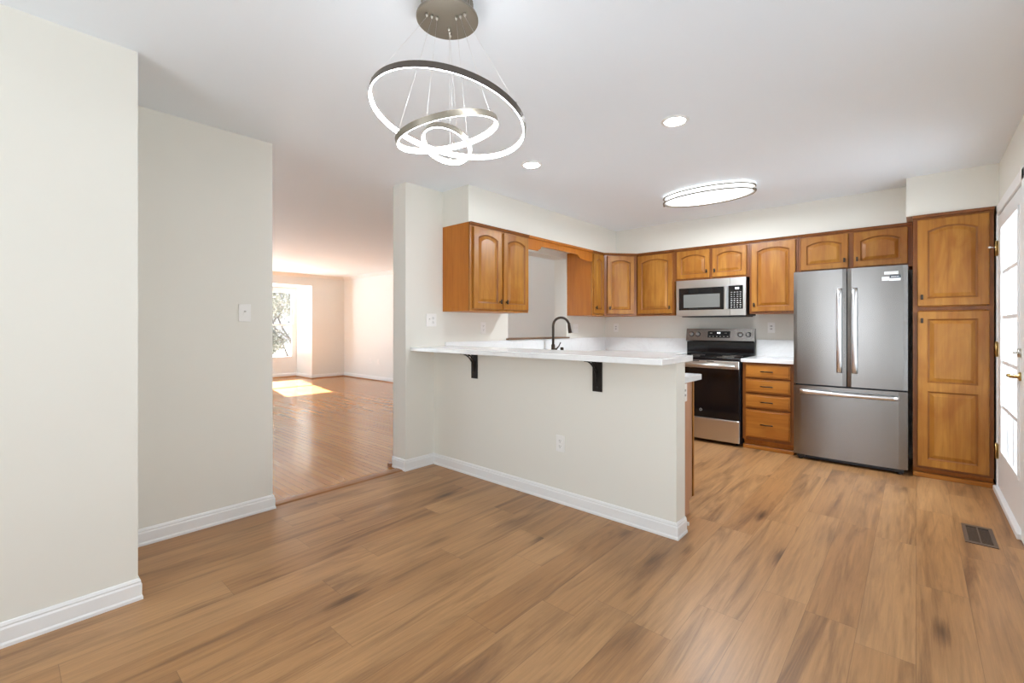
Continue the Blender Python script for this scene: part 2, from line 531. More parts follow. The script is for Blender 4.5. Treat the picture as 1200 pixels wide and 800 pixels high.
BP = [(0, 0), (0.017, 0), (0.017, 0.012), (0.013, 0.020), (0.013, 0.070), (0.009, 0.078), (0.010, 0.084), (0.005, 0.094), (0, 0.096)]
sweep([(X1, YF), (X1, Y1), (XW, Y1), (XW, Y2), (XWB, Y2)], BP, 'baseboard_left', M['trim'], 'white baseboard along the two stepped left walls')
sweep([(XWB, YC), (XW, YC), (XW, HY0), (HX, HY0), (HX, HY1)], BP, 'baseboard_peninsula', M['trim'], 'white baseboard around the pier and half wall')
sweep([(XR, 3.86), (XR, WY0), (XR, YF), (X1, YF)], BP, 'baseboard_right', M['trim'], 'white baseboard along the right wall')
sweep([(BX, BY0), (BX, BY1), (LX, BY1), (LX, LY), (XWB, LY)], BP, 'baseboard_living', M['trim'], 'white baseboard of the living room')
QR = [(0.017, 0), (0.032, 0), (0.030, 0.010), (0.024, 0.018), (0.017, 0.020)]
sweep([(BX, BY0), (BX, BY1), (LX, BY1), (LX, LY), (XWB, LY)], QR, 'trim_2', M['transition'], 'brown quarter round along the living room baseboard')
CR = [(0, H), (0.06, H), (0.055, H - 0.012), (0.012, H - 0.055), (0, H - 0.065)]
sweep([(LX, BY0 - 3.9), (LX, LY), (XWB, LY)], CR, 'trim_3', M['trim'], 'white crown moulding of the living room')
# dark quarter-round stub at the pier foot
MB().prism([(-3.53, 2.30), (-3.485, 2.30), (-3.485, 2.345), (-3.53, 2.345)], 'z', 0, 0.03).build('trim_4', M['transition'])
structure(bpy.data.objects['trim_4'], 'short brown moulding end at the foot of the pier', 'trim')
# pass-through ledge
b = MB(); b.box(XWB - 0.02, 3.62, PZ0, -3.262, 4.77, PZ0 + 0.017, 0.003)
structure(b.build('trim_5', M['sill']), 'dark brown ledge along the pass-through over the sink', 'ledge')

# ------------------------------------------------------------------ windows
def double_hung(n, y0, y1, label):
    e = thing('window_%d' % n, label, 'window', (BX - 0.06, (y0 + y1) / 2, wz0), 0, kind='structure')
    w, h = y1 - y0, wz1 - wz0
    hw = w / 2
    b = MB()
    for a, c, d, f in ((-hw, -hw + 0.05, 0, h), (hw - 0.05, hw, 0, h), (-hw + .05, hw - .05, 0, 0.05), (-hw + .05, hw - .05, h - 0.05, h)):
        b.box(-0.05, a, d, 0.055, c, f)
    b.build('window_frame', M['trim'], e)
    for k, (z0, z1, x) in enumerate(((0.05, h / 2 + 0.02, 0.02), (h / 2 - 0.02, h - 0.05, -0.015))):
        s = MB(); iw = hw - 0.05
        for a, c, d, f in ((-iw, -iw + 0.045, z0, z1), (iw - 0.045, iw, z0, z1), (-iw + .045, iw - .045, z0, z0 + 0.06 - 0.02 * k), (-iw + .045, iw - .045, z1 - 0.04, z1)):
            s.box(x, a, d, x + 0.03, c, f)
        so = s.build('sash', M['trim'], e)
        MB().box(x + 0.012, -iw + 0.04, z0 + 0.04, x + 0.016, iw - 0.04, z1 - 0.035).build('pane', M['glass'], so)
    lk = MB(); lk.box(0.05, -0.03, 0.075, 0.062, 0.03, 0.085)
    lk.build('sash_lift', M['nickel'], e)
double_hung(1, *WN[0], 'white double hung window in the living room recess with trees behind')
double_hung(2, *WN[1], 'second double hung window of the living room recess, behind the left wall')

def fixed_window(n, loc, rotz, w, h, cols, label):
    e = thing('window_%d' % n, label, 'window', loc, rotz, kind='structure')
    b = MB()
    b.box(-w / 2, -0.05, 0, -w / 2 + 0.06, 0.05, h).box(w / 2 - 0.06, -0.05, 0, w / 2, 0.05, h)
    b.box(-w / 2 + .06, -0.05, 0, w / 2 - .06, 0.05, 0.06).box(-w / 2 + .06, -0.05, h - 0.06, w / 2 - .06, 0.05, h)
    for i in range(1, cols):
        x = -w / 2 + w * i / cols
        b.box(x - 0.03, -0.03, 0.06, x + 0.03, 0.03, h - 0.06)
    b.build('window_frame', M['trim'], e)
    MB().box(-w / 2 + 0.05, -0.004, 0.05, w / 2 - 0.05, 0.004, h - 0.05).build('pane', M['glass'], e)
fixed_window(3, (XR + 0.08, (WY0 + WY1) / 2, WZ0), PI / 2, WY1 - WY0, WZ1 - WZ0, 2, 'wide patio window in the right wall beside the camera')
fixed_window(4, (-1.1, YF - 0.08, 0.6), 0, 1.8, 1.5, 2, 'invented unseen window behind the camera, added for the frontal fill light')  # made-up window, lets the rear fill lamp in
fixed_window(5, (-8.9, -2.06, 0.55), 0, 3.2, 1.75, 3, 'invented unseen living room window, added to let the fill light in')  # made-up window, placed to suit the living room fill

# ------------------------------------------------------------------ glazed exterior door
def build_door():
    e = thing('door_1', 'white fifteen-pane glazed exterior door with brass hardware at the right edge', 'door', (0.465, 0, 0), 0, kind='structure')
    y0, y1, z0, z1 = 3.968, 5.010, 0.045, 2.078
    gy0, gy1, gz0, gz1 = 4.085, 4.800, 0.345, 1.960
    b = MB()
    b.box(0, y0, z0, 0.042, gy0, z1).box(0, gy1, z0, 0.042, y1, z1)
    b.box(0, gy0, z0, 0.042, gy1, gz0).box(0, gy0, gz1, 0.042, gy1, z1)
    sl = b.build('slab', M['trim'], e)
    b = MB()      # glazing frame and muntins
    fw = 0.022
    b.box(-0.008, gy0 - fw, gz0 - fw, 0.0, gy0, gz1 + fw).box(-0.008, gy1, gz0 - fw, 0.0, gy1 + fw, gz1 + fw)
    b.box(-0.008, gy0, gz0 - fw, 0.0, gy1, gz0).box(-0.008, gy0, gz1, 0.0, gy1, gz1 + fw)
    for i in (1, 2):
        y = gy0 + (gy1 - gy0) * i / 3
        b.box(0.002, y - 0.012, gz0, 0.04, y + 0.012, gz1)
    zs = [gz0 + (gz1 - gz0) * k / 5 for k in range(1, 5)]
    for z in zs: b.box(0.0015, gy0, z - 0.012, 0.0405, gy1, z + 0.012)
    b.build('muntin_grid', M['trim'], e)
    MB().box(0.018, gy0, gz0, 0.024, gy1, gz1).build('pane', M['glass'], e)
    for z0h, z1h in ((1.788, 1.892), (1.025, 1.128), (0.255, 0.360)):
        h = MB()
        h.box(-0.004, 4.985, z0h, 0.001, 5.010, z1h).box(-0.009, 5.012, z0h, -0.001, 5.045, z1h)
        h.lathe([(0.0075, z0h - 0.006), (0.0075, z1h + 0.006)], (-0.011, 5.011, 0), n=10)
        ho = h.build('hinge', M['brass'], e)
        if z0h > 1.5:
            p = MB(); p.tube([(-0.014, 5.005, 1.845), (-0.045, 4.985, 1.848)], 0.003, 8)
            p.lathe([(0.008, 0), (0.009, 0.006), (0.006, 0.012)], (-0.048, 4.983, 1.842), n=10)
            p.build('hinge_stop', M['plastic'], ho)
    k = MB()
    k.lathe([(0.026, 0.0), (0.026, -0.008), (0.012, -0.012), (0.011, -0.045), (0.0, -0.046)], (0, 4.02, 0.95), axis='x', n=20)
    k.tube([(-0.043, 4.02, 0.95), (-0.046, 4.06, 0.952), (-0.045, 4.10, 0.948), (-0.043, 4.135, 0.946)], [0.010, 0.011, 0.009, 0.007], 10)
    k.build('lever_handle', M['brass'], e)
    k = MB()
    k.lathe([(0.027, 0.0), (0.025, -0.014), (0.0, -0.015)], (0, 4.02, 1.09), axis='x', n=20)
    k.box(-0.032, 4.008, 1.084, -0.012, 4.032, 1.096, 0.002)
    k.build('deadbolt', M['nickel'], e)
build_door()
b = MB()
cx0, cx1 = XR - 0.016, XR + 0.001
b.box(cx0, DY1, 0, cx1, 5.079, 2.165, 0.004).box(cx0, 3.875, 0, cx1, DY0, 2.165, 0.004)
b.box(cx0, 3.875, DZ, cx1, 5.079, 2.172, 0.004)
b.box(XR, DY1 - 0.015, 0, XR + 0.14, DY1, DZ).box(XR, DY0, 0, XR + 0.14, DY0 + 0.008, DZ).box(XR, DY0, DZ - 0.012, XR + 0.14, DY1, DZ)
structure(b.build('trim_6', M['trim']), 'white casing around the glazed exterior door', 'door casing')
b = MB(); b.box(0.440, 3.957, 0.0, 0.60, 5.060, 0.036, 0.004)
structure(b.build('trim_7', M['trim']), 'pale threshold under the glazed exterior door', 'threshold')

# ------------------------------------------------------------------ cabinet builder (front faces local -Y, front plane y=0)
def arch_outline(w, z0, zs, rise, n=14):
    # inside outline, half width w, from bottom-left counter-clockwise in xz
    pts = [(-w, z0), (w, z0)]
    if rise <= 0:
        return pts + [(w, zs), (-w, zs)]
    for i in range(n + 1):
        u = 1 - 2 * i / n
        k = abs(u)
        z = zs + rise * (1 - k ** 2.1)
        pts.append((u * w, z))
    return pts
def raised_front(w, h, rise=0.0, stile=0.055, panels=None, t=0.02):
    """frame-and-panel front, x -w/2..w/2, z 0..h, y -t..0; material 0 wood, 1 glaze"""
    b = MB()
    W2 = w / 2
    yf = -t
    ch = 0.004
    # slab edges with a chamfer
    o = [(-W2, 0), (W2, 0), (W2, h), (-W2, h)]
    oi = [(-W2 + ch, ch), (W2 - ch, ch), (W2 - ch, h - ch), (-W2 + ch, h - ch)]
    b.face([(x, 0, z) for x, z in o])
    for i in range(4):
        p, q = o[i], o[(i + 1) % 4]
        pi, qi = oi[i], oi[(i + 1) % 4]
        b.face([(p[0], 0, p[1]), (q[0], 0, q[1]), (q[0], yf + ch, q[1]), (p[0], yf + ch, p[1])])
        b.face([(p[0], yf + ch, p[1]), (q[0], yf + ch, q[1]), (qi[0], yf, qi[1]), (pi[0], yf, pi[1])])
    panels = panels or [(stile, h - stile - rise, rise)]
    wi = W2 - stile
    # frame faces
    b.face([(-W2 + ch, yf, ch), (-wi, yf, ch), (-wi, yf, h - ch), (-W2 + ch, yf, h - ch)])
    b.face([(wi, yf, ch), (W2 - ch, yf, ch), (W2 - ch, yf, h - ch), (wi, yf, h - ch)])
    zprev = ch
    prevtop = None
    for (z0, zs, rs) in panels:
        if prevtop is None:
            b.face([(-wi, yf, ch), (wi, yf, ch), (wi, yf, z0), (-wi, yf, z0)])
        else:
            for a, c in zip(prevtop, prevtop[1:]):
                b.face([(a[0], yf, a[1]), (c[0], yf, c[1]), (c[0], yf, z0), (a[0], yf, z0)])
        out = arch_outline(wi, z0, zs, rs)
        prevtop = out[2:]
        # steps: bead, groove, slope, field
        steps = [(0, yf, 0), (0.004, yf + 0.005, 1), (0.008, yf + 0.009, 1), (0.013, yf + 0.010, 1), (0.040, yf + 0.001, 0)]
        prev = None
        for k, (d, y, mi) in enumerate(steps):
            ol = arch_outline(wi - d, z0 + d, zs - d * (0.9 if rs > 0 else 1), rs * (1 - d * 1.2))
            cur = [(x, y, z) for x, z in ol]
            if prev:
                b.mat(mi)
                for i in range(len(cur)):
                    j = (i + 1) % len(cur)
                    b.face([prev[i], prev[j], cur[j], cur[i]])
            prev = cur
        b.mat(0)
        b.face(prev)
    for a, c in zip(prevtop, prevtop[1:]):
        b.face([(a[0], yf, a[1]), (c[0], yf, c[1]), (c[0], yf, h - ch), (a[0], yf, h - ch)])
    bmesh.ops.remove_doubles(b.bm, verts=b.bm.verts, dist=0.0002)
    return b
def knob(parent, x, z):
    b = MB()
    b.lathe([(0.0075, 0.0), (0.0065, -0.004), (0.005, -0.008), (0.005, -0.018)], (0, 0, 0), axis='y', n=12)
    b.box(-0.0085, -0.028, -0.021, 0.0085, -0.017, 0.021, 0.003, 2)
    return b.build('knob', M['bronze'], parent, loc=(x, -0.02, z))
def pull(parent, x, z, L=0.11, y=-0.02):
    b = MB()
    b.tube([(-L / 2, -0.026, 0), (L / 2, -0.026, 0)], 0.0055, 8)
    for s in (-1, 1): b.tube([(s * L * 0.36, 0, 0), (s * L * 0.36, -0.026, 0)], 0.0045, 8)
    return b.build('handle', M['bronze'], parent, loc=(x, y, z))
def door(parent, x0, x1, z0, z1, rise=0.035, knobside=None, knobz='bottom', panels=None, stile=0.052):
    w, h = x1 - x0, z1 - z0
    b = raised_front(w, h, rise, stile, panels)
    d = b.build('door', [M['wood'], M['groove_wood']], parent, loc=((x0 + x1) / 2, 0, z0))
    if knobside:
        kx = (-w / 2 + 0.028) if knobside == 'l' else (w / 2 - 0.028)
        kz = 0.072 if knobz == 'bottom' else h - 0.075
        knob(d, kx, kz)
    return d
def frame_body(parent, x0, x1, z0, z1, depth, toe=0.0, sidemat='side', mid=None, rails=(), fmat='frame'):
    """carcass behind a face frame whose front is y=0"""
    b = MB()
    b.box(x0, 0.018, z0 + toe, x1, depth, z1)
    if toe: b.box(x0, 0.06, z0, x1, depth, z0 + toe)
    bo = b.build('body', M[sidemat], parent)
    f = MB()
    s = 0.036
    f.box(x0, 0, z0 + toe, x0 + s, 0.0175, z1).box(x1 - s, 0, z0 + toe, x1, 0.0175, z1)
    f.box(x0 + s, 0, z1 - 0.045, x1 - s, 0.0175, z1).box(x0 + s, 0, z0 + toe, x1 - s, 0.0175, z0 + toe + 0.035)
    for m_ in (mid or []): f.box(m_ - 0.02, 0, z0 + toe + 0.035, m_ + 0.02, 0.0175, z1 - 0.045)
    for r_ in rails: f.box(x0 + s, 0, r_ - 0.012, x1 - s, 0.0175, r_ + 0.012)
    f.build('face_frame', M[fmat], parent)
    return bo
def top_trim(parent, x0, x1, z, depth=None, ends=''):
    b = MB()
    b.prism([(0.0, z - 0.026), (-0.012, z - 0.022), (-0.016, z - 0.008), (-0.020, z - 0.002), (0.0, z - 0.002)], 'x', x0, x1)
    return b.build('top_trim', M['frame'], parent)

ZB, ZT = 1.388, 2.172
GW = 'wall cabinets under the soffit'
FY = 5.362   # front plane of the back-wall uppers
# --- sink wall uppers: rotate so the local -Y faces +X
SX = -2.932
# cabinet 1: y 2.741..3.546
c = thing('wall_cabinet', 'two-door honey wood wall cabinet at the bar end of the sink wall', 'cabinet', (SX, 2.741, 0), PI / 2, GW)
frame_body(c, 0, 0.805, ZB, ZT, 0.367, mid=[0.410], fmat='wood')
door(c, 0.034, 0.396, ZB + 0.02, 2.132, knobside='r'); door(c, 0.426, 0.790, ZB + 0.02, 2.132, knobside='l')
top_trim(c, -0.004, 0.805, ZT + 0.001)
# cabinet 2: narrow, y 4.765..5.035
c = thing('wall_cabinet', 'narrow honey wood wall cabinet with a bright orange side beside the pass-through', 'cabinet', (SX, 4.762, 0), PI / 2, GW)
frame_body(c, 0, 0.262, ZB, ZT, 0.367, fmat='wood')
door(c, 0.018, 0.252, ZB + 0.02, 2.132, rise=0.03, knobside='l', stile=0.048)
top_trim(c, 0, 0.262, ZT + 0.001)
# valance over the pass-through
b = MB()
L0, L1 = 3.548, 4.760
def val_pts():
    z_d, z_s, zt = 2.036, 2.088, ZT
    p = [(L0, zt - 0.0), (L0, z_d), (L0 + 0.165, z_d)]
    for k in range(7):
        a = k / 6 * PI / 2
        p.append((L0 + 0.165 + 0.045 * math.sin(a), z_d + 0.012 + 0.03 * (1 - math.cos(a))))
    p += [(L0 + 0.225, z_s), (L1 - 0.325, z_s)]
    for k in range(7):
        a = k / 6 * PI / 2
        p.append((L1 - 0.265 + 0.045 * math.sin(a) - 0.045, z_s - 0.032 * math.sin(a) - 0.006))
    p += [(L1 - 0.20, z_d + 0.004), (L1 - 0.10, z_d - 0.004), (L1, z_d), (L1, zt)]
    return p
b.prism(val_pts(), 'x', SX - 0.02, SX)
b.prism([(L0, ZT - 0.025), (L1, ZT - 0.025), (L1, ZT), (L0, ZT)], 'x', SX, SX + 0.016)
tag(b.build('valance', M['side']), 'scalloped honey wood valance spanning the pass-through over the sink', 'valance')
# diagonal corner cabinet
c = thing('corner_cabinet', 'diagonal honey wood corner wall cabinet with one arched door', 'cabinet', (0, 0, 0), 0, GW)
A = Vector((-2.935, 5.030)); B = Vector((-2.655, FY))
b = MB()
b.prism([(XW + 0.001, YB - 0.001), (XW + 0.001, 5.030), (A.x, A.y), (B.x, B.y), (B.x, YB - 0.001)], 'z', ZB, ZT)
b.build('body', M['side'], c)
ang = math.atan2(B.y - A.y, B.x - A.x)
dl = (B - A).length
fo = MB()
fo.box(0.002, -0.0175, ZB, 0.05, 0.0, ZT - 0.0).box(dl - 0.05, -0.0175, ZB, dl - 0.002, 0.0, ZT)
fo.box(0.05, -0.0175, ZT - 0.045, dl - 0.05, 0, ZT).box(0.05, -0.0175, ZB, dl - 0.05, 0, ZB + 0.035)
fo.build('face_frame', M['frame'], c, loc=(A.x, A.y, 0), rotz=ang)
d = raised_front(dl - 0.085, 2.132 - ZB - 0.02, 0.03, 0.05).build('door', [M['wood'], M['groove_wood']], c,
    loc=(A.x + math.cos(ang) * dl / 2 + math.sin(ang) * 0.0175, A.y + math.sin(ang) * dl / 2 - math.cos(ang) * 0.0175, ZB + 0.02), rotz=ang)
knob(d, -(dl - 0.085) / 2 + 0.026, 0.072)
tt = MB(); tt.prism([(-0.0175, ZT - 0.026), (-0.028, ZT - 0.02), (-0.036, ZT - 0.002), (-0.0175, ZT - 0.002)], 'x', 0.0, dl)
tt.build('top_trim', M['frame'], c, loc=(A.x, A.y, 0), rotz=ang)
# back wall uppers
c = thing('wall_cabinet', 'single-door honey wood wall cabinet left of the microwave', 'cabinet', (0, FY, 0), 0, GW)
frame_body(c, -2.652, -2.160, ZB, ZT, 0.345)
door(c, -2.628, -2.182, ZB + 0.02, 2.132, knobside='r'); top_trim(c, -2.652, -2.160, ZT + 0.001)
c = thing('wall_cabinet', 'short two-door honey wood wall cabinet above the microwave', 'cabinet', (0, FY, 0), 0, GW)
frame_body(c, -2.158, -1.342, 1.790, ZT, 0.345, mid=[-1.740])
door(c, -2.126, -1.752, 1.808, 2.132, rise=0.035, knobside='r', stile=0.048); door(c, -1.722, -1.366, 1.808, 2.132, rise=0.035, knobside='l', stile=0.048)
top_trim(c, -2.158, -1.342, ZT + 0.001)
c = thing('wall_cabinet', 'single-door honey wood wall cabinet between microwave and refrigerator', 'cabinet', (0, FY, 0), 0, GW)
frame_body(c, -1.340, -0.892, ZB, ZT, 0.345)
door(c, -1.318, -0.912, ZB + 0.02, 2.132, knobside='l'); top_trim(c, -1.340, -0.892, ZT + 0.001)
c = thing('wall_cabinet', 'short two-door honey wood wall cabinet above the refrigerator', 'cabinet', (0, FY, 0), 0, GW)
frame_body(c, -0.890, -0.024, 1.785, ZT, 0.345, mid=[-0.460])
door(c, -0.868, -0.482, 1.808, 2.132, rise=0.035, knobside='r', stile=0.05); door(c, -0.440, -0.055, 1.808, 2.132, rise=0.035, knobside='l', stile=0.05)
top_trim(c, -0.890, -0.024, ZT + 0.001)
# pantry
c = thing('pantry_cabinet', 'tall honey wood pantry cabinet with two stacked doors right of the refrigerator', 'cabinet', (0, 5.084, 0), 0)
frame_body(c, -0.020, 0.449, 0.0, ZT, 0.622, toe=0.075, rails=[1.395])
door(c, 0.008, 0.424, 1.418, 2.130, rise=0.036, knobside='l', stile=0.062)
door(c, 0.008, 0.424, 0.095, 1.372, rise=0, knobside='l', knobz='top', stile=0.062,
     panels=[(0.062, 0.622, 0), (0.692, 1.215, 0)])
top_trim(c, -0.022, 0.451, ZT + 0.001)
b = MB(); b.box(-0.020, 0.002, 0.0, 0.449, 0.0595, 0.036, 0.003)
b.build('toe_strip', M['wood_h'], c)
# drawer base right of the range
c = thing('drawer_cabinet', 'honey wood base cabinet with four drawers between range and refrigerator', 'cabinet', (0, 5.108, 0), 0)
frame_body(c, -1.342, -0.885, 0, 0.884, 0.60, toe=0.095, rails=[0.722, 0.568, 0.412])
for z0, z1 in ((0.732, 0.862), (0.582, 0.714), (0.424, 0.558), (0.125, 0.404)):
    b = MB(); w2 = 0.199
    # ogee edge
    b.box(-w2, -0.014, 0, w2, 0, z1 - z0, 0.0)
    b.box(-w2 + 0.010, -0.021, 0.010, w2 - 0.010, -0.014, z1 - z0 - 0.010, 0.005, 2)
    d = b.build('drawer', M['wood_h'], c, loc=(-1.112, 0, z0))
    pull(d, 0, (z1 - z0) / 2, 0.112, y=-0.021)
b = MB(); b.box(-1.342, 0.010, 0.0, -0.885, 0.0595, 0.036, 0.003)
b.build('toe_strip', M['wood_h'], c)
# base cabinets carrying the worktop
c = thing('base_cabinet', 'honey wood base cabinet under the worktop left of the range', 'cabinet', (0, 5.108, 0), 0)
frame_body(c, -2.70, -2.130, 0, 0.884, 0.60, toe=0.095)
door(c, -2.66, -2.15, 0.12, 0.86, rise=0, knobside='r', knobz='top')
c = thing('base_cabinet', 'honey wood base cabinet under the kitchen sink worktop', 'cabinet', (-2.70, 3.15, 0), PI / 2)
frame_body(c, 0, 1.94, 0, 0.884, 0.60, toe=0.095, mid=[0.65, 1.3])
for k in range(3): door(c, 0.03 + 0.65 * k, 0.60 + 0.65 * k, 0.12, 0.86, rise=0, knobside='r', knobz='top')
c = thing('peninsula_cabinet', 'base cabinet with a plain pinkish brown end panel behind the half wall', 'cabinet', (0, 0, 0), 0)
b = MB(); b.box(XW + 0.61, HY1 + 0.001, 0.095, -1.150, 3.10, 0.884); b.box(XW + 0.61, HY1 + 0.001, 0, -1.150, 3.05, 0.095)
b.build('body', M['side'], c)
b = MB(); b.box(-1.1495, HY1 + 0.001, 0.10, -1.132, 3.118, 0.884, 0.001); b.box(-1.1495, HY1 + 0.001, 0.0, -1.134, 3.06, 0.10)
b.build('end_panel', M['endp'], c)
b = MB(); b.box(-1.132, 3.112, 0.10, -1.1285, 3.135, 0.884); b.box(XW + 0.61, 3.1005, 0.10, -1.132, 3.118, 0.884)
b.build('face_frame', M['wood'], c)
b = MB(); b.lathe([(0.010, -1.131), (0.012, -1.100), (0.012, -1.062)], (0, 2.86, 0.013), axis='x', n=12)
tag(b.build('moulding_offcut', M['plastic']), 'short white rounded moulding end poking out on the floor behind the half wall end', 'moulding')

# ------------------------------------------------------------------ worktops
b = MB()
CZ0, CZ1 = 0.885, 0.921
b.prism([(XW + 0.001, HY1 + 0.001), (-1.103, HY1 + 0.001), (-1.103, 3.205), (-2.665, 3.205), (-2.665, 5.072), (-2.128, 5.072), (-2.128, YB - 0.001), (XW + 0.001, YB - 0.001)], 'z', CZ0, CZ1)
wt = b.build('worktop', M['quartz'])
tag(wt, 'white quartz kitchen worktop wrapping from the half wall past the sink to the range', 'worktop')
b = MB(); b.box(XW + 0.0005, 2.768, CZ1, XW + 0.018, YB, PZ0 - 0.002, 0.001); b.box(XW + 0.018, YB - 0.018, CZ1, -2.128, YB - 0.0005, PZ0 - 0.002, 0.001)
b.build('backsplash', M['quartz'], wt)
b = MB(); b.box(-1.350, 5.068, CZ0, -0.880, YB, CZ1, 0.002)
wt = b.build('worktop', M['quartz'])
tag(wt, 'short white quartz worktop on the four-drawer cabinet', 'worktop')
MB().box(-1.350, YB - 0.018, CZ1, -0.880, YB - 0.0005, PZ0 - 0.002, 0.001).build('backsplash', M['quartz'], wt)
b = MB(); b.box(XW + 0.0005, 2.380, 1.0345, -1.027, 2.834, 1.0700, 0.003, 2)
tag(b.build('bar_top', M['quartz']), 'long white quartz breakfast bar top on the half wall', 'bar top')

# iron brackets
def bracket(x, label):
    e = thing('shelf_bracket', label, 'bracket', (x, HY0, 1.034), 0, 'iron brackets under the bar top')
    b = MB()
    b.box(-0.036, -0.010, -0.218, 0.036, -0.0005, -0.002, 0.002)
    for z in (-0.03, -0.19):
        b.lathe([(0.006, -0.010), (0.005, -0.014), (0.0, -0.0145)], (0, 0, z), axis='y', n=10)
    b.build('wall_plate', M['iron'], e)
    b = MB(); b.box(-0.028, -0.165, -0.008, 0.028, -0.010, -0.0005, 0.001)
    b.build('arm', M['iron'], e)
    b = MB()
    def arc(r0, r1, off):
        p = []
        for k in range(11):
            a = k / 10 * PI / 2
            y = -0.165 + 0.0 + (0.150) * (1 - math.cos(a)) if 0 else -0.010 - 0.15 * (1 - math.sin(a)) - off * math.cos(a) * 0
            z = -0.004 - 0.145 * (1 - math.cos(a))
            p.append((y, z))
        return p
    o1 = [(-0.163 + 0.150 * math.sin(k / 12 * PI / 2), -0.006 - 0.155 * (1 - math.cos(k / 12 * PI / 2))) for k in range(13)]
    o2 = [(-0.120 + 0.108 * math.sin(k / 12 * PI / 2), -0.006 - 0.105 * (1 - math.cos(k / 12 * PI / 2))) for k in range(13)]
    for o in (o1, o2):
        b.tube([(0, y, z) for y, z in o], 0.0055, 8)
    for k in (2, 4, 6, 8, 10):
        b.tube([(0, *o1[k]), (0, *o2[k + 1])], 0.0035, 6)
    b.build('lattice_brace', M['iron'], e)
bracket(-2.757, 'dark iron lattice bracket under the bar top, the one nearer the pier')
bracket(-1.580, 'dark iron lattice bracket under the bar top, the one nearer the free end')

# ------------------------------------------------------------------ faucet
def faucet():
    fy, fx = 4.285, -3.165
    e = thing('kitchen_faucet', 'dark bronze gooseneck pull-down faucet in front of the pass-through', 'faucet', (fx, fy, CZ1))
    b = MB(); b.lathe([(0.027, 0), (0.027, 0.006), (0.022, 0.012), (0.0215, 0.115), (0.015, 0.125)], n=20)
    b.build('base', M['bronze'], e)
    b = MB(); pts = [(0, 0, 0.12), (0, 0, 0.20), (0, 0, 0.30), (0, 0, 0.338)]
    dx, dy = 0.62, 0.785
    R = 0.096
    for k in range(1, 13):
        a = k / 12 * PI * 0.93
        q = R * (1 - math.cos(a))
        pts.append((q * dx, q * dy, 0.338 + R * math.sin(a)))
    b.tube(pts, 0.0145, 12)
    b.build('spout', M['bronze'], e)
    q = pts[-1]
    b = MB(); b.tube([(q[0], q[1], q[2] + 0.012), (q[0] + 0.004, q[1] + 0.006, q[2] - 0.04), (q[0] + 0.010, q[1] + 0.014, q[2] - 0.105)], [0.0165, 0.019, 0.022], 12)
    b.build('spray_head', M['bronze'], e)
    b = MB(); b.tube([(0.0, 0.0, 0.06), (0.028, 0.036, 0.066)], 0.015, 10); b.tube([(0.024, 0.032, 0.066), (0.040, 0.058, 0.10), (0.052, 0.078, 0.145)], [0.008, 0.0065, 0.006], 10)
    b.build('lever_handle', M['bronze'], e)
    b = MB(); b.lathe([(0.020, 0), (0.020, 0.004), (0.021, 0.010), (0.021, 0.070), (0.016, 0.080), (0.0, 0.081)], n=16)
    o = b.build('air_gap_cap', M['bronze'])
    o.location = (-3.195, 4.505, CZ1)
    tag(o, 'small dark bronze air gap cap right of the faucet', 'sink fitting')
faucet()

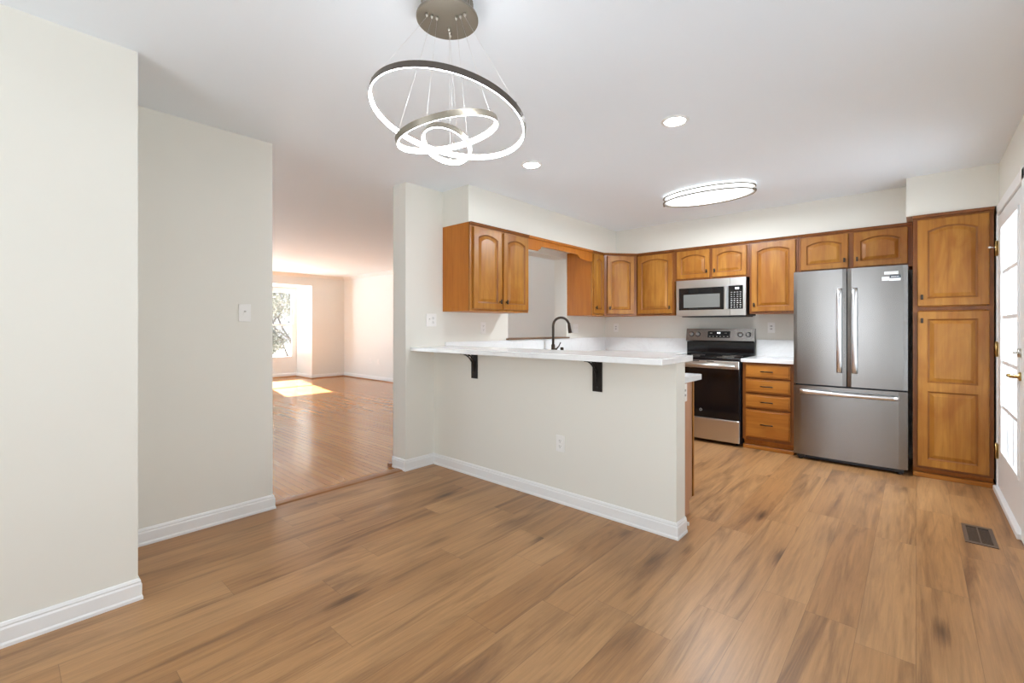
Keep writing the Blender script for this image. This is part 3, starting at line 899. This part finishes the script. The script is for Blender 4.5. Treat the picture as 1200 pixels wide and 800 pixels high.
# ------------------------------------------------------------------ refrigerator
def fridge():
    x0, x1, yf, yb, zt = -0.872, -0.051, 5.022, 5.690, 1.764
    e = thing('refrigerator', 'stainless steel french door refrigerator with bottom freezer', 'refrigerator', ((x0 + x1) / 2, yf, 0))
    w = x1 - x0; h2 = w / 2
    b = MB(); b.box(-h2 + 0.006, 0.062, 0.05, h2 - 0.006, yb - yf, zt - 0.012, 0.004)
    b.box(-h2 + 0.03, 0.045, 0.012, h2 - 0.03, 0.60, 0.05)
    b.build('body', M['appliance_side'], e)
    def panel(name, a, c, z0, z1, bulge=0.010):
        p = []
        n = 14
        for k in range(n + 1):
            u = k / n
            X = a + (c - a) * u
            edge = min(u, 1 - u) * abs(c - a)
            y = -bulge * (1 - (2 * (a + (c - a) * u) / w) ** 2)
            if edge < 0.004: y += 0.006
            p.append((X, y))
        p += [(c, 0.055), (a, 0.055)]
        b = MB(); b.prism(p, 'z', z0, z1)
        for f in b.bm.faces:
            if abs(f.normal.z) < 0.5: f.smooth = False
        return b.build(name, M['steel'], e)
    dl = panel('door', -h2, -0.0035, 0.712, zt)
    dr = panel('door', 0.0035, h2, 0.712, zt)
    fz = panel('freezer_drawer', -h2, h2, 0.048, 0.698)
    def vhandle(parent, x, z0, z1):
        b = MB(); n = 16
        pts = []
        for k in range(n + 1):
            u = k / n
            pts.append((x, -0.028 - 0.034 * math.sin(PI * u) ** 0.6, z0 + (z1 - z0) * u))
        for (p, q) in zip(pts, pts[1:]):
            pass
        A = [(-0.021, 0.002), (-0.012, -0.009), (0.012, -0.009), (0.021, 0.002), (0.012, 0.008), (-0.012, 0.008)]
        rings = [[b.bm.verts.new((px + ax, py + ay, pz)) for ax, ay in A] for px, py, pz in pts]
        for r1, r2 in zip(rings, rings[1:]):
            for i in range(6):
                f = b.bm.faces.new([r1[i], r1[(i + 1) % 6], r2[(i + 1) % 6], r2[i]]); f.smooth = True
        b.bm.faces.new(rings[0]); b.bm.faces.new(rings[-1][::-1])
        for z in (z0 + 0.012, z1 - 0.012): b.box(x - 0.011, -0.032, z - 0.012, x + 0.011, -0.0055, z + 0.012)
        b.build('handle', M['steel_h'], parent)
    vhandle(dl, -0.052, 0.835, 1.59)
    vhandle(dr, 0.056, 0.835, 1.59)
    b = MB(); n = 20
    A = [(0.020, 0.002), (0.012, -0.009), (-0.012, -0.009), (-0.020, 0.002), (-0.012, 0.008), (0.012, 0.008)]
    rings = []
    for k in range(n + 1):
        u = k / n
        rings.append([b.bm.verts.new((-0.355 + 0.71 * u, -0.026 - 0.032 * math.sin(PI * u) ** 0.6 + ay, 0.642 + az)) for az, ay in A])
    for r1, r2 in zip(rings, rings[1:]):
        for i in range(6):
            f = b.bm.faces.new([r1[i], r1[(i + 1) % 6], r2[(i + 1) % 6], r2[i]]); f.smooth = True
    b.bm.faces.new(rings[0]); b.bm.faces.new(rings[-1][::-1])
    for x in (-0.343, 0.343): b.box(x - 0.012, -0.030, 0.631, x + 0.012, 0.0, 0.653)
    b.build('handle', M['steel_h'], fz)
    for s in (-1, 1):
        b = MB(); b.lathe([(0.018, 0), (0.018, 0.012), (0.012, 0.05)], (s * (h2 - 0.05), 0.045, 0), n=12)
        b.box(s * (h2 - 0.055) - 0.03, 0.02, 0.018, s * (h2 - 0.055) + 0.03, 0.06, 0.047)
        b.build('foot', M['black'], e)
    # badge and stickers on the right door
    b = MB(); bx = 0.365 - 0.055
    b.box(bx - 0.052, -0.0075, 1.690, bx + 0.040, -0.001, 1.716, 0.001)
    b.mat(1)
    for k in range(7): b.box(bx - 0.044 + k * 0.012, -0.0082, 1.697, bx - 0.037 + k * 0.012, -0.0076, 1.710)
    b.build('badge', [M['steel_h'], M['nickel']], dr)
    b = MB(); b.box(bx - 0.075, -0.0065, 1.640, bx - 0.018, -0.001, 1.672); b.box(bx - 0.018, -0.0065, 1.636, bx + 0.055, -0.001, 1.659)
    b.mat(1).box(bx - 0.015, -0.0068, 1.659, bx + 0.055, -0.001, 1.684)
    b.mat(0)
    for k in range(6): b.box(bx - 0.006 + k * 0.009, -0.0072, 1.668, bx + 0.0 + k * 0.009, -0.0068, 1.675)
    b.mat(2)
    for k in range(3): b.box(bx - 0.066 + k * 0.016, -0.007, 1.646, bx - 0.060 + k * 0.016, -0.0065, 1.655)
    b.build('sticker', [M['sticker'], M['navy'], M['nickel']], dr)
fridge()

# ------------------------------------------------------------------ range
def stove():
    x0, x1 = -2.116, -1.356
    yf, yb = 5.085, 5.700
    w = x1 - x0
    e = thing('range', 'freestanding stainless electric range with black glass oven door', 'stove', ((x0 + x1) / 2, yf, 0))
    h = w / 2
    b = MB(); b.box(-h, 0.0, 0.03, h, yb - yf - 0.005, 0.895); b.build('body', M['appliance_side'], e)
    b = MB(); b.box(-h, -0.030, 0.895, h, 0.56, 0.917, 0.004, 2)
    ck = b.build('cooktop', M['black_glass'], e)
    for (cx, cy, r) in ((-0.19, 0.14, 0.105), (0.19, 0.14, 0.085), (-0.19, 0.40, 0.075), (0.19, 0.40, 0.105)):
        b = MB(); b.tube([(cx + r * math.cos(a * PI / 20), cy + r * math.sin(a * PI / 20), 0.9172) for a in range(40)], 0.0010, 4, closed=True)
        b.build('burner_ring', M['nickel'], ck)
    # oven door
    b = MB(); b.box(-h + 0.004, -0.036, 0.278, h - 0.004, -0.001, 0.888, 0.003)
    d = b.build('oven_door', M['black_glass'], e)
    b = MB(); b.box(-h + 0.004, -0.044, 0.805, h - 0.004, -0.0365, 0.886, 0.003)
    b.mat(1)
    for xx in (-0.10, 0.055): b.box(xx, -0.0455, 0.874, xx + 0.075, -0.044, 0.882)
    b.build('door_trim', [M['steel_mw'], M['black']], d)
    b = MB(); b.tube([(-h + 0.035, -0.082, 0.838), (h - 0.035, -0.082, 0.838)], 0.0135, 14)
    for s in (-1, 1): b.box(s * (h - 0.06) - 0.014, -0.085, 0.827, s * (h - 0.06) + 0.014, -0.0445, 0.849, 0.003)
    b.build('handle', M['steel_mw'], d)
    b = MB(); cx, cz = -0.010, 0.352
    b.tube([(cx + 0.013 * math.cos(a * PI / 12), -0.0365, cz + 0.013 * math.sin(a * PI / 12)) for a in range(24)], 0.0016, 5, closed=True)
    b.tube([(cx + 0.0035 * math.cos(a), -0.0365, cz + 0.0045 * math.sin(a)) for a in [0.6 * q for q in range(8)]], 0.0012, 5)
    b.build('round_emblem', M['keys'], d)
    b = MB(); b.box(-h + 0.28 - 0.10, -0.0362, 0.47, h - 0.18, -0.0355, 0.70)
    b.build('oven_window', M['black_glass'], d)
    b = MB(); b.box(-h + 0.004, -0.034, 0.040, h - 0.004, -0.001, 0.268, 0.004)
    b.build('storage_drawer', M['steel_mw'], e)
    # back guard
    b = MB(); b.box(-h + 0.003, 0.545, 0.917, h - 0.003, 0.600, 1.085, 0.002); b.build('back_guard', M['black_glass'], e)
    b = MB()
    b.prism([(0.535, 1.072), (0.52, 1.085), (0.548, 1.226), (0.606, 1.226), (0.606, 1.072)], 'x', -h, h)
    cp = b.build('control_panel', M['steel'], e)
    sl = Vector((0.548 - 0.52, 1.226 - 1.085)).normalized()
    def on(z):  # y on the sloped face
        return 0.52 + (z - 1.085) * (0.548 - 0.52) / (1.226 - 1.085)
    for x in (-0.315, -0.240, 0.235, 0.320):
        k = MB(); k.mat(1).lathe([(0.029, 0.002), (0.029, -0.004), (0.023, -0.006)], (0, 0, 0), axis='y', n=20); k.mat(0).lathe([(0.021, -0.0061), (0.0195, -0.026), (0.0, -0.027)], (0, 0, 0), axis='y', n=20)
        k.mat(1).box(-0.004, -0.030, -0.019, 0.004, -0.026, 0.019, 0.001)
        ko = k.build('knob', [M['steel_h'], M['black']], cp, loc=(x, on(1.158), 1.158)); ko.rotation_euler = (-0.19, 0, 0)
    k = MB(); k.box(-0.125, -0.003, -0.042, 0.125, 0.004, 0.035, 0.001)
    k.mat(1)
    for i in range(6): k.box(-0.108 + i * 0.04, -0.0034, -0.030, -0.094 + i * 0.04, -0.0028, -0.024)
    for i in range(2): k.box(-0.10 + i * 0.165, -0.0034, 0.010, -0.075 + i * 0.165, -0.0028, 0.016)
    k.mat(2)
    for i in range(3): k.box(-0.016 + i * 0.012, -0.0034, 0.008, -0.009 + i * 0.012, -0.0028, 0.022)
    ko = k.build('display', [M['black_glass'], M['keys'], M['display']], cp, loc=(0.0, on(1.158), 1.160)); ko.rotation_euler = (-0.19, 0, 0)
    for s in (-1, 1):
        for y in (0.06, 0.52):
            b = MB(); b.lathe([(0.015, 0), (0.015, 0.03)], (s * (h - 0.05), y, 0), n=10)
            b.build('foot', M['black'], e)
stove()

# ------------------------------------------------------------------ microwave
def microwave():
    x0, x1, yf = -2.118, -1.362, 5.308
    e = thing('microwave', 'stainless over-the-range microwave oven with black keypad', 'microwave', (x0, yf, 1.372))
    w = x1 - x0; h = 0.412
    b = MB(); b.box(0.004, 0.045, 0, w, 0.395, h, 0.003); b.box(0.05, 0.05, -0.012, w - 0.02, 0.36, 0.0)
    b.build('body', M['appliance_side'], e)
    seam = 0.592
    b = MB()
    wx0, wx1, wz0_, wz1_ = 0.030, 0.530, 0.068, 0.322
    b.box(0, 0, 0, seam, 0.044, wz0_).box(0, 0, wz1_, seam, 0.044, h).box(0, 0, wz0_, wx0, 0.044, wz1_).box(wx1, 0, wz0_, seam, 0.044, wz1_)
    d = b.build('door', M['steel_mw'], e)
    b = MB(); b.box(wx0, 0.004, wz0_, wx1, 0.044, wz1_)
    wo_ = b.build('window', M['black_glass'], d)
    MB().box(wx0 + 0.055, 0.002, wz0_ + 0.028, wx1 - 0.042, 0.0039, wz1_ - 0.075).build('window_screen', M['mw_window'], wo_)
    b = MB(); b.prism([(0.532, 0.0), (0.536, -0.020), (0.546, -0.030), (0.560, -0.030), (0.570, -0.020), (0.574, 0.0)], 'z', 0.072, 0.322)
    b.build('handle', M['steel_mw'], d)
    b = MB(); b.box(seam + 0.003, 0, 0, w, 0.044, h, 0.001)
    cpn = b.build('control_panel', M['steel_mw'], e)
    b = MB(); kx0, kx1 = seam + 0.006, w - 0.030
    b.box(kx0 - 0.02, -0.003, 0.070, kx1, 0.0, 0.325, 0.001)
    b.mat(1)
    rnd = random.Random(3)
    for r in range(9):
        for c_ in range(4):
            if r == 8: continue
            zz = 0.085 + r * 0.0235
            xx = kx0 + 0.006 + c_ * 0.030
            ww = 0.010 + 0.008 * rnd.random()
            b.box(xx, -0.0036, zz, xx + ww, -0.003, zz + 0.005 + 0.004 * (r < 4))
    b.mat(2).box(kx0 + 0.052, -0.0036, 0.286, kx0 + 0.088, -0.003, 0.304)
    b.build('keypad', [M['black_glass'], M['keys'], M['display']], cpn)
    b = MB(); cx, cz = 0.335, 0.366
    b.tube([(cx + 0.011 * math.cos(a * PI / 10), -0.0008, cz + 0.011 * math.sin(a * PI / 10)) for a in range(20)], 0.0011, 5, closed=True)
    b.build('round_emblem', M['nickel'], d)
microwave()

# ------------------------------------------------------------------ wall plates
def plate(name, label, cat, loc, rotz, gang=1, kind='outlet', w=None, h=0.115, group=None):
    e = thing(name, label, cat, loc, rotz, group)
    w = w or 0.072 + 0.046 * (gang - 1)
    MB().box(-w / 2, -0.006, -h / 2, w / 2, -0.0005, h / 2, 0.002, 2).build('cover_plate', M['plastic'], e)
    for g in range(gang):
        cx = (g - (gang - 1) / 2) * 0.046
        k_ = kind if isinstance(kind, str) else kind[g]
        if k_ == 'outlet':
            for s in (-1, 1):
                b = MB(); cz = s * 0.0195
                b.lathe([(0.0165, -0.006), (0.0165, -0.0085)], (cx, 0, cz), axis='y', n=20)
                b.mat(1)
                b.box(cx - 0.008, -0.0088, cz - 0.002, cx - 0.0055, -0.0084, cz + 0.008); b.box(cx + 0.0055, -0.0088, cz - 0.001, cx + 0.008, -0.0084, cz + 0.007)
                b.lathe([(0.0028, -0.0084), (0.0028, -0.0088)], (cx, 0, cz - 0.008), axis='y', n=8)
                b.build('receptacle', [M['plastic'], M['slot']], e)
        elif k_ == 'decora':
            b = MB(); b.box(cx - 0.0165, -0.0085, -0.033, cx + 0.0165, -0.006, 0.033, 0.001)
            b.mat(1)
            for s in (-1, 1):
                cz = s * 0.016
                b.box(cx - 0.010, -0.0089, cz - 0.006, cx - 0.004, -0.0085, cz + 0.008); b.box(cx + 0.003, -0.0089, cz - 0.006, cx + 0.009, -0.0085, cz + 0.008)
            b.build('receptacle', [M['plastic'], M['slot']], e)
        else:
            b = MB(); b.box(cx - 0.008, -0.0075, -0.014, cx + 0.008, -0.006, 0.014)
            b.prism([(-0.006, 0.004), (-0.020, 0.013), (-0.018, 0.016), (-0.006, 0.010)], 'x', cx - 0.0045, cx + 0.0045)
            b.build('toggle', M['plastic'], e)
    return e
plate('light_switch', 'white toggle switch plate on the left wall beside the living room opening', 'switch', (XW, 1.068, 1.337), PI / 2, kind='toggle')
plate('wall_outlet', 'white double plate with switch and outlet on the pier above the bar', 'outlet', (XW, 2.605, 1.307), PI / 2, 2, ('toggle', 'outlet'))
plate('wall_outlet', 'white outlet under the two-door wall cabinet near the pass-through', 'outlet', (XW, 3.27, 1.236), PI / 2)
plate('light_switch', 'small white two-toggle switch plate right of the faucet', 'switch', (XW, 4.95, 1.225), PI / 2, 2, 'toggle')
plate('wall_outlet', 'white outlet on the back wall below the corner cabinet', 'outlet', (-3.129, YB, 1.234), 0, kind='decora')
plate('wall_outlet', 'white outlet on the back wall between range and refrigerator', 'outlet', (-1.205, YB, 1.238), 0, kind='decora')
plate('wall_outlet', 'white outlet low on the white half wall', 'outlet', (-1.881, HY0, 0.420), 0)
plate('wall_outlet', 'white outlet on the brown end panel behind the half wall end', 'outlet', (-1.131, 2.965, 0.815), PI / 2, kind='decora')
plate('wall_outlet', 'white outlet low on the living room wall, nearer its corner', 'outlet', (-9.66, LY, 0.44), 0)
plate('wall_outlet', 'white cable plate low on the living room wall, right of the outlet', 'outlet', (-9.33, LY, 0.44), 0, kind='toggle')

# ------------------------------------------------------------------ floor register
e = thing('floor_register', 'bronze floor vent register set in the planks near the exterior door', 'floor vent', (0.281, 3.880, 0))
b = MB()
hx, hy = 0.068, 0.168
b.box(-hx, -hy, 0.0005, hx, -hy + 0.032, 0.005, 0.001).box(-hx, hy - 0.032, 0.0005, hx, hy, 0.005, 0.001)
b.box(-hx, -hy + 0.032, 0.0005, -hx + 0.018, hy - 0.032, 0.005, 0.001).box(hx - 0.018, -hy + 0.032, 0.0005, hx, hy - 0.032, 0.005, 0.001)
b.build('frame', M['vent'], e)
b = MB(); b.box(-hx + 0.016, -hy + 0.03, 0.0003, hx - 0.016, hy - 0.03, 0.0012)
b.mat(1)
for k in range(15):
    y = -hy + 0.044 + k * 0.0165
    b.box(-hx + 0.018, y, 0.0012, hx - 0.018, y + 0.005, 0.0035)
b.box(-0.003, -hy + 0.032, 0.0012, 0.003, hy - 0.032, 0.0042)
b.build('louvre_grille', [M['vent_dark'], M['vent']], e)

# ------------------------------------------------------------------ chandelier
def chandelier():
    C = Vector((-1.358, 1.152, 2.43))
    e = thing('ring_chandelier', 'three-ring LED chandelier hanging on thin wires from a round canopy', 'chandelier', (C.x, C.y, C.z))
    b = MB(); n = 72; P = []
    for i in range(n):
        a = 2 * PI * i / n
        r = 0.100 if (i % 2) else 0.0975
        P.append((r * math.cos(a), r * math.sin(a)))
    b.prism(P, 'z', 0.012, H - C.z - 0.0005)
    b.build('canopy_housing', M['champagne'], e)
    b = MB(); b.lathe([(0.118, 0.012), (0.119, 0.008), (0.119, 0.002), (0.117, 0.0)], n=64)
    cp = b.build('canopy_plate', M['champagne'], e)
    right = Vector((math.cos(YAW), math.sin(YAW), 0)); fwd = Vector((-math.sin(YAW), math.cos(YAW), 0))
    az = [fwd, (-right * 0.866 - fwd * 0.5), (right * 0.866 - fwd * 0.5)]
    rings = [((-1.3429, 1.1451, 2.0464), (0.0568, 0.1983), 0.30), ((-1.3485, 1.1436, 1.9898), (-0.0896, -0.2477), 0.20), ((-1.3800, 1.1656, 1.9600), (-0.1006, 0.4713), 0.10)]
    for ri, (c0, nn, R) in enumerate(rings):
        c0 = Vector(c0) - C
        nrm = Vector((nn[0], nn[1], 1)).normalized()
        u = nrm.cross(Vector((0, 1, 0))).normalized(); v = nrm.cross(u)
        N = 96
        hb = 0.0112
        def ring_mesh(name, prof, mat, par):
            b = MB()
            rr = []
            for i in range(N):
                a = 2 * PI * i / N
                d = u * math.cos(a) + v * math.sin(a)
                rr.append([b.bm.verts.new(c0 + d * (R + pr) + nrm * pz) for pr, pz in prof])
            k = len(prof)
            for i in range(N):
                A_, B_ = rr[i], rr[(i + 1) % N]
                for j in range(k):
                    f = b.bm.faces.new([A_[j], A_[(j + 1) % k], B_[(j + 1) % k], B_[j]]); f.smooth = False
            return b.build(name, mat, par)
        band = ring_mesh('ring', [(0.0, -hb), (0.0, hb), (-0.011, hb), (-0.011, hb - 0.002), (-0.0028, hb - 0.002), (-0.0028, -hb)], M['ring'] if ri == 0 else M['champagne'], e)
        ring_mesh('light_strip', [(-0.0030, -hb + 0.0008), (-0.0030, hb - 0.0025), (-0.0078, hb - 0.003), (-0.0086, 0), (-0.0078, -hb + 0.0008)], M['led'], band)
        for ai, a in enumerate(az):
            # attachment on the ring at azimuth a
            best = None
            for i in range(360):
                t = 2 * PI * i / 360
                d = u * math.cos(t) + v * math.sin(t)
                h2 = Vector((d.x, d.y, 0)).normalized()
                s = h2.dot(a)
                if best is None or s > best[0]: best = (s, d)
            q = c0 + best[1] * (R - 0.004) + nrm * hb
            side = Vector((-a.y, a.x, 0))
            p = a * (0.055 + 0.0) + side * (0.022 * (ri - 1)) if ai else a * 0.06 + side * (0.006 * (ri - 1))
            p = a * (0.083 - 0.020 * ri)
            b = MB(); b.tube([q, p + Vector((0, 0, -0.012))], 0.0005, 5)
            b.build('cable', M['wire'], e)
            b = MB(); b.lathe([(0.0055, 0.0), (0.0055, -0.006), (0.003, -0.012), (0.0, -0.0125)], (p.x, p.y, 0), n=10)
            b.build('cable_grip', M['nickel'], cp)
            b = MB(); b.lathe([(0.003, 0), (0.003, 0.008)], tuple(q), n=8)
            b.build('cable_stud', M['nickel'], band)
chandelier()

# ------------------------------------------------------------------ recessed and flush lights
def downlight(x, y, label):
    e = thing('recessed_downlight', label, 'ceiling light', (x, y, H), 0, 'recessed downlights over the bar')
    b = MB(); n = 40
    prof = [(0.058, -0.002), (0.060, -0.007), (0.078, -0.006), (0.082, -0.0015), (0.082, -0.0005), (0.058, -0.0005)]
    rr = [[b.bm.verts.new((r * math.cos(2 * PI * i / n), r * math.sin(2 * PI * i / n), z)) for r, z in prof] for i in range(n)]
    for i in range(n):
        A_, B_ = rr[i], rr[(i + 1) % n]
        for j in range(len(prof)):
            f = b.bm.faces.new([A_[j], A_[(j + 1) % len(prof)], B_[(j + 1) % len(prof)], B_[j]]); f.smooth = True
    b.build('trim_ring', M['trim'], e)
    MB().lathe([(0.0, -0.0051), (0.0575, -0.005), (0.0575, -0.001)], n=40).build('lens', M['can'], e)
downlight(-1.098, 2.731, 'round recessed downlight, the larger and brighter one nearer the oval light')
downlight(-2.225, 2.733, 'round recessed downlight beside the chandelier rings')

def add_ellipse_lamp(parent, sx, sy):
    l = bpy.data.lights.new('oval_lamp_light', 'AREA'); l.shape = 'ELLIPSE'; l.size = sx; l.size_y = sy
    l.energy = 11; l.color = (0.90, 0.95, 1.0)
    o = bpy.data.objects.new('oval_lamp_light', l); COL.objects.link(o); o.parent = parent; o.location = (0, 0, -0.082)
def oval_light():
    e = thing('oval_ceiling_light', 'oval flush ceiling light with two thin nickel bands over the kitchen', 'ceiling light', (-1.440, 4.33, H))
    e.rotation_euler = (0, 0, 0.03)
    a, c = 0.405, 0.235
    b = MB()
    b.lathe([(0.93, -0.0005), (0.93, -0.058), (0.90, -0.066), (0.75, -0.073), (0.4, -0.078), (0.001, -0.079)], n=64, sx=a, sy=c)
    b.build('diffuser', M['diff'], e)
    add_ellipse_lamp(e, 0.80 * a * 2, 0.80 * c * 2)
    def band(z):
        b = MB(); n = 96
        b.tube([(a * 0.985 * math.cos(2 * PI * i / n), c * 0.985 * math.sin(2 * PI * i / n), z) for i in range(n)], 0.0075, 6, closed=True)
        b.build('metal_band', M['champagne'], e)
    band(-0.022); band(-0.066)
    for t in (0.0, 0.33, 0.67, 1.0, 1.33, 1.67):
        x, y = a * 0.985 * math.cos(t * PI), c * 0.985 * math.sin(t * PI)
        b = MB(); b.tube([(x, y, -0.002), (x, y, -0.066)], 0.0028, 6)
        b.build('band_post', M['nickel'], e)
    for s in (-1, 1):
        b = MB(); b.lathe([(0.008, -0.080), (0.011, -0.066), (0.006, -0.054)], (s * a * 0.992, 0, 0), n=10)
        b.build('finial', M['champagne'], e)
oval_light()

# ------------------------------------------------------------------ outside
def ground_mat():
    m = principled('pale_ground', (0.62, 0.62, 0.60), 0.9)
    t = NT(m); n = t.noise(t.objco(), 0.8, 5, 0.6)
    t.l(t.mix(t.ramp(n, [(0.4, 0.0), (0.65, 1.0)]), (0.66, 0.67, 0.68), (0.42, 0.42, 0.36)), t.b.inputs['Base Color'])
    return m
structure(MB().box(-45, -25, -0.45, -12.05, 40, -0.30).build('ground', ground_mat()), 'pale ground outside the living room window', 'ground')
structure(MB().box(0.70, -6, -0.30, 14, 14, -0.18).build('ground', principled('grey_patio', (0.20, 0.21, 0.225), 0.9)), 'grey patio outside the glazed door', 'patio')
M['leaf'] = principled('grey_green_leaf', (0.115, 0.15, 0.085), 0.6)
t_ = NT(M['leaf']); oi_ = t_.noise(t_.objco(), 3.0, 2)
t_.l(t_.mix(t_.ramp(oi_, [(0.35, 0.0), (0.65, 1.0)]), (0.10, 0.105, 0.08), (0.32, 0.31, 0.26)), t_.b.inputs['Base Color'])
M['bark'] = principled('grey_bark', (0.13, 0.11, 0.095), 0.9)
def tree(x, y, h, spread, nl, seed, label):
    rnd = random.Random(seed)
    e = thing('garden_tree', label, 'tree', (x, y, -0.30), 0, 'garden trees outside the living room')
    b = MB(); tips = []
    def grow(p, d, L, r, lev):
        q = p + d * L
        mid = (p + q) / 2 + Vector((rnd.uniform(-1, 1), rnd.uniform(-1, 1), 0)) * L * 0.07
        b.tube([p, mid, q], [r, r * 0.85, r * 0.66], 6)
        if lev >= 2: tips.append((mid, lev)); tips.append((q, lev))
        if lev == 4: return
        for k in range(3):
            nd = (d + Vector((rnd.uniform(-1, 1), rnd.uniform(-1, 1), rnd.uniform(-0.35, 0.6))) * spread).normalized()
            grow(q, nd, L * rnd.uniform(0.6, 0.82), r * 0.62, lev + 1)
    for k in range(3):
        grow(Vector((0, 0, 0)), Vector((rnd.uniform(-.5, .5), rnd.uniform(-.5, .5), 1)).normalized(), h * 0.32, 0.05, 0)
    b.build('trunk', M['bark'], e)
    b = MB()
    for k in range(nl):
        p, lv = rnd.choice(tips)
        c0 = p + Vector((rnd.gauss(0, .16), rnd.gauss(0, .16), rnd.gauss(0, .14)))
        a1 = Vector((rnd.uniform(-1, 1), rnd.uniform(-1, 1), rnd.uniform(-1, 1))).normalized()
        a2 = a1.orthogonal().normalized(); s = rnd.uniform(0.035, 0.065)
        b.face([c0 - a1 * s, c0 + a2 * s * 0.5, c0 + a1 * s, c0 - a2 * s * 0.5])
    b.build('foliage', M['leaf'], e)
tree(-17.2, 7.3, 3.6, 0.85, 6500, 4, 'grey-green garden tree seen through the living room window')
tree(-15.6, 5.75, 1.5, 1.1, 9000, 9, 'lower bushy garden tree in front of the taller one outside')
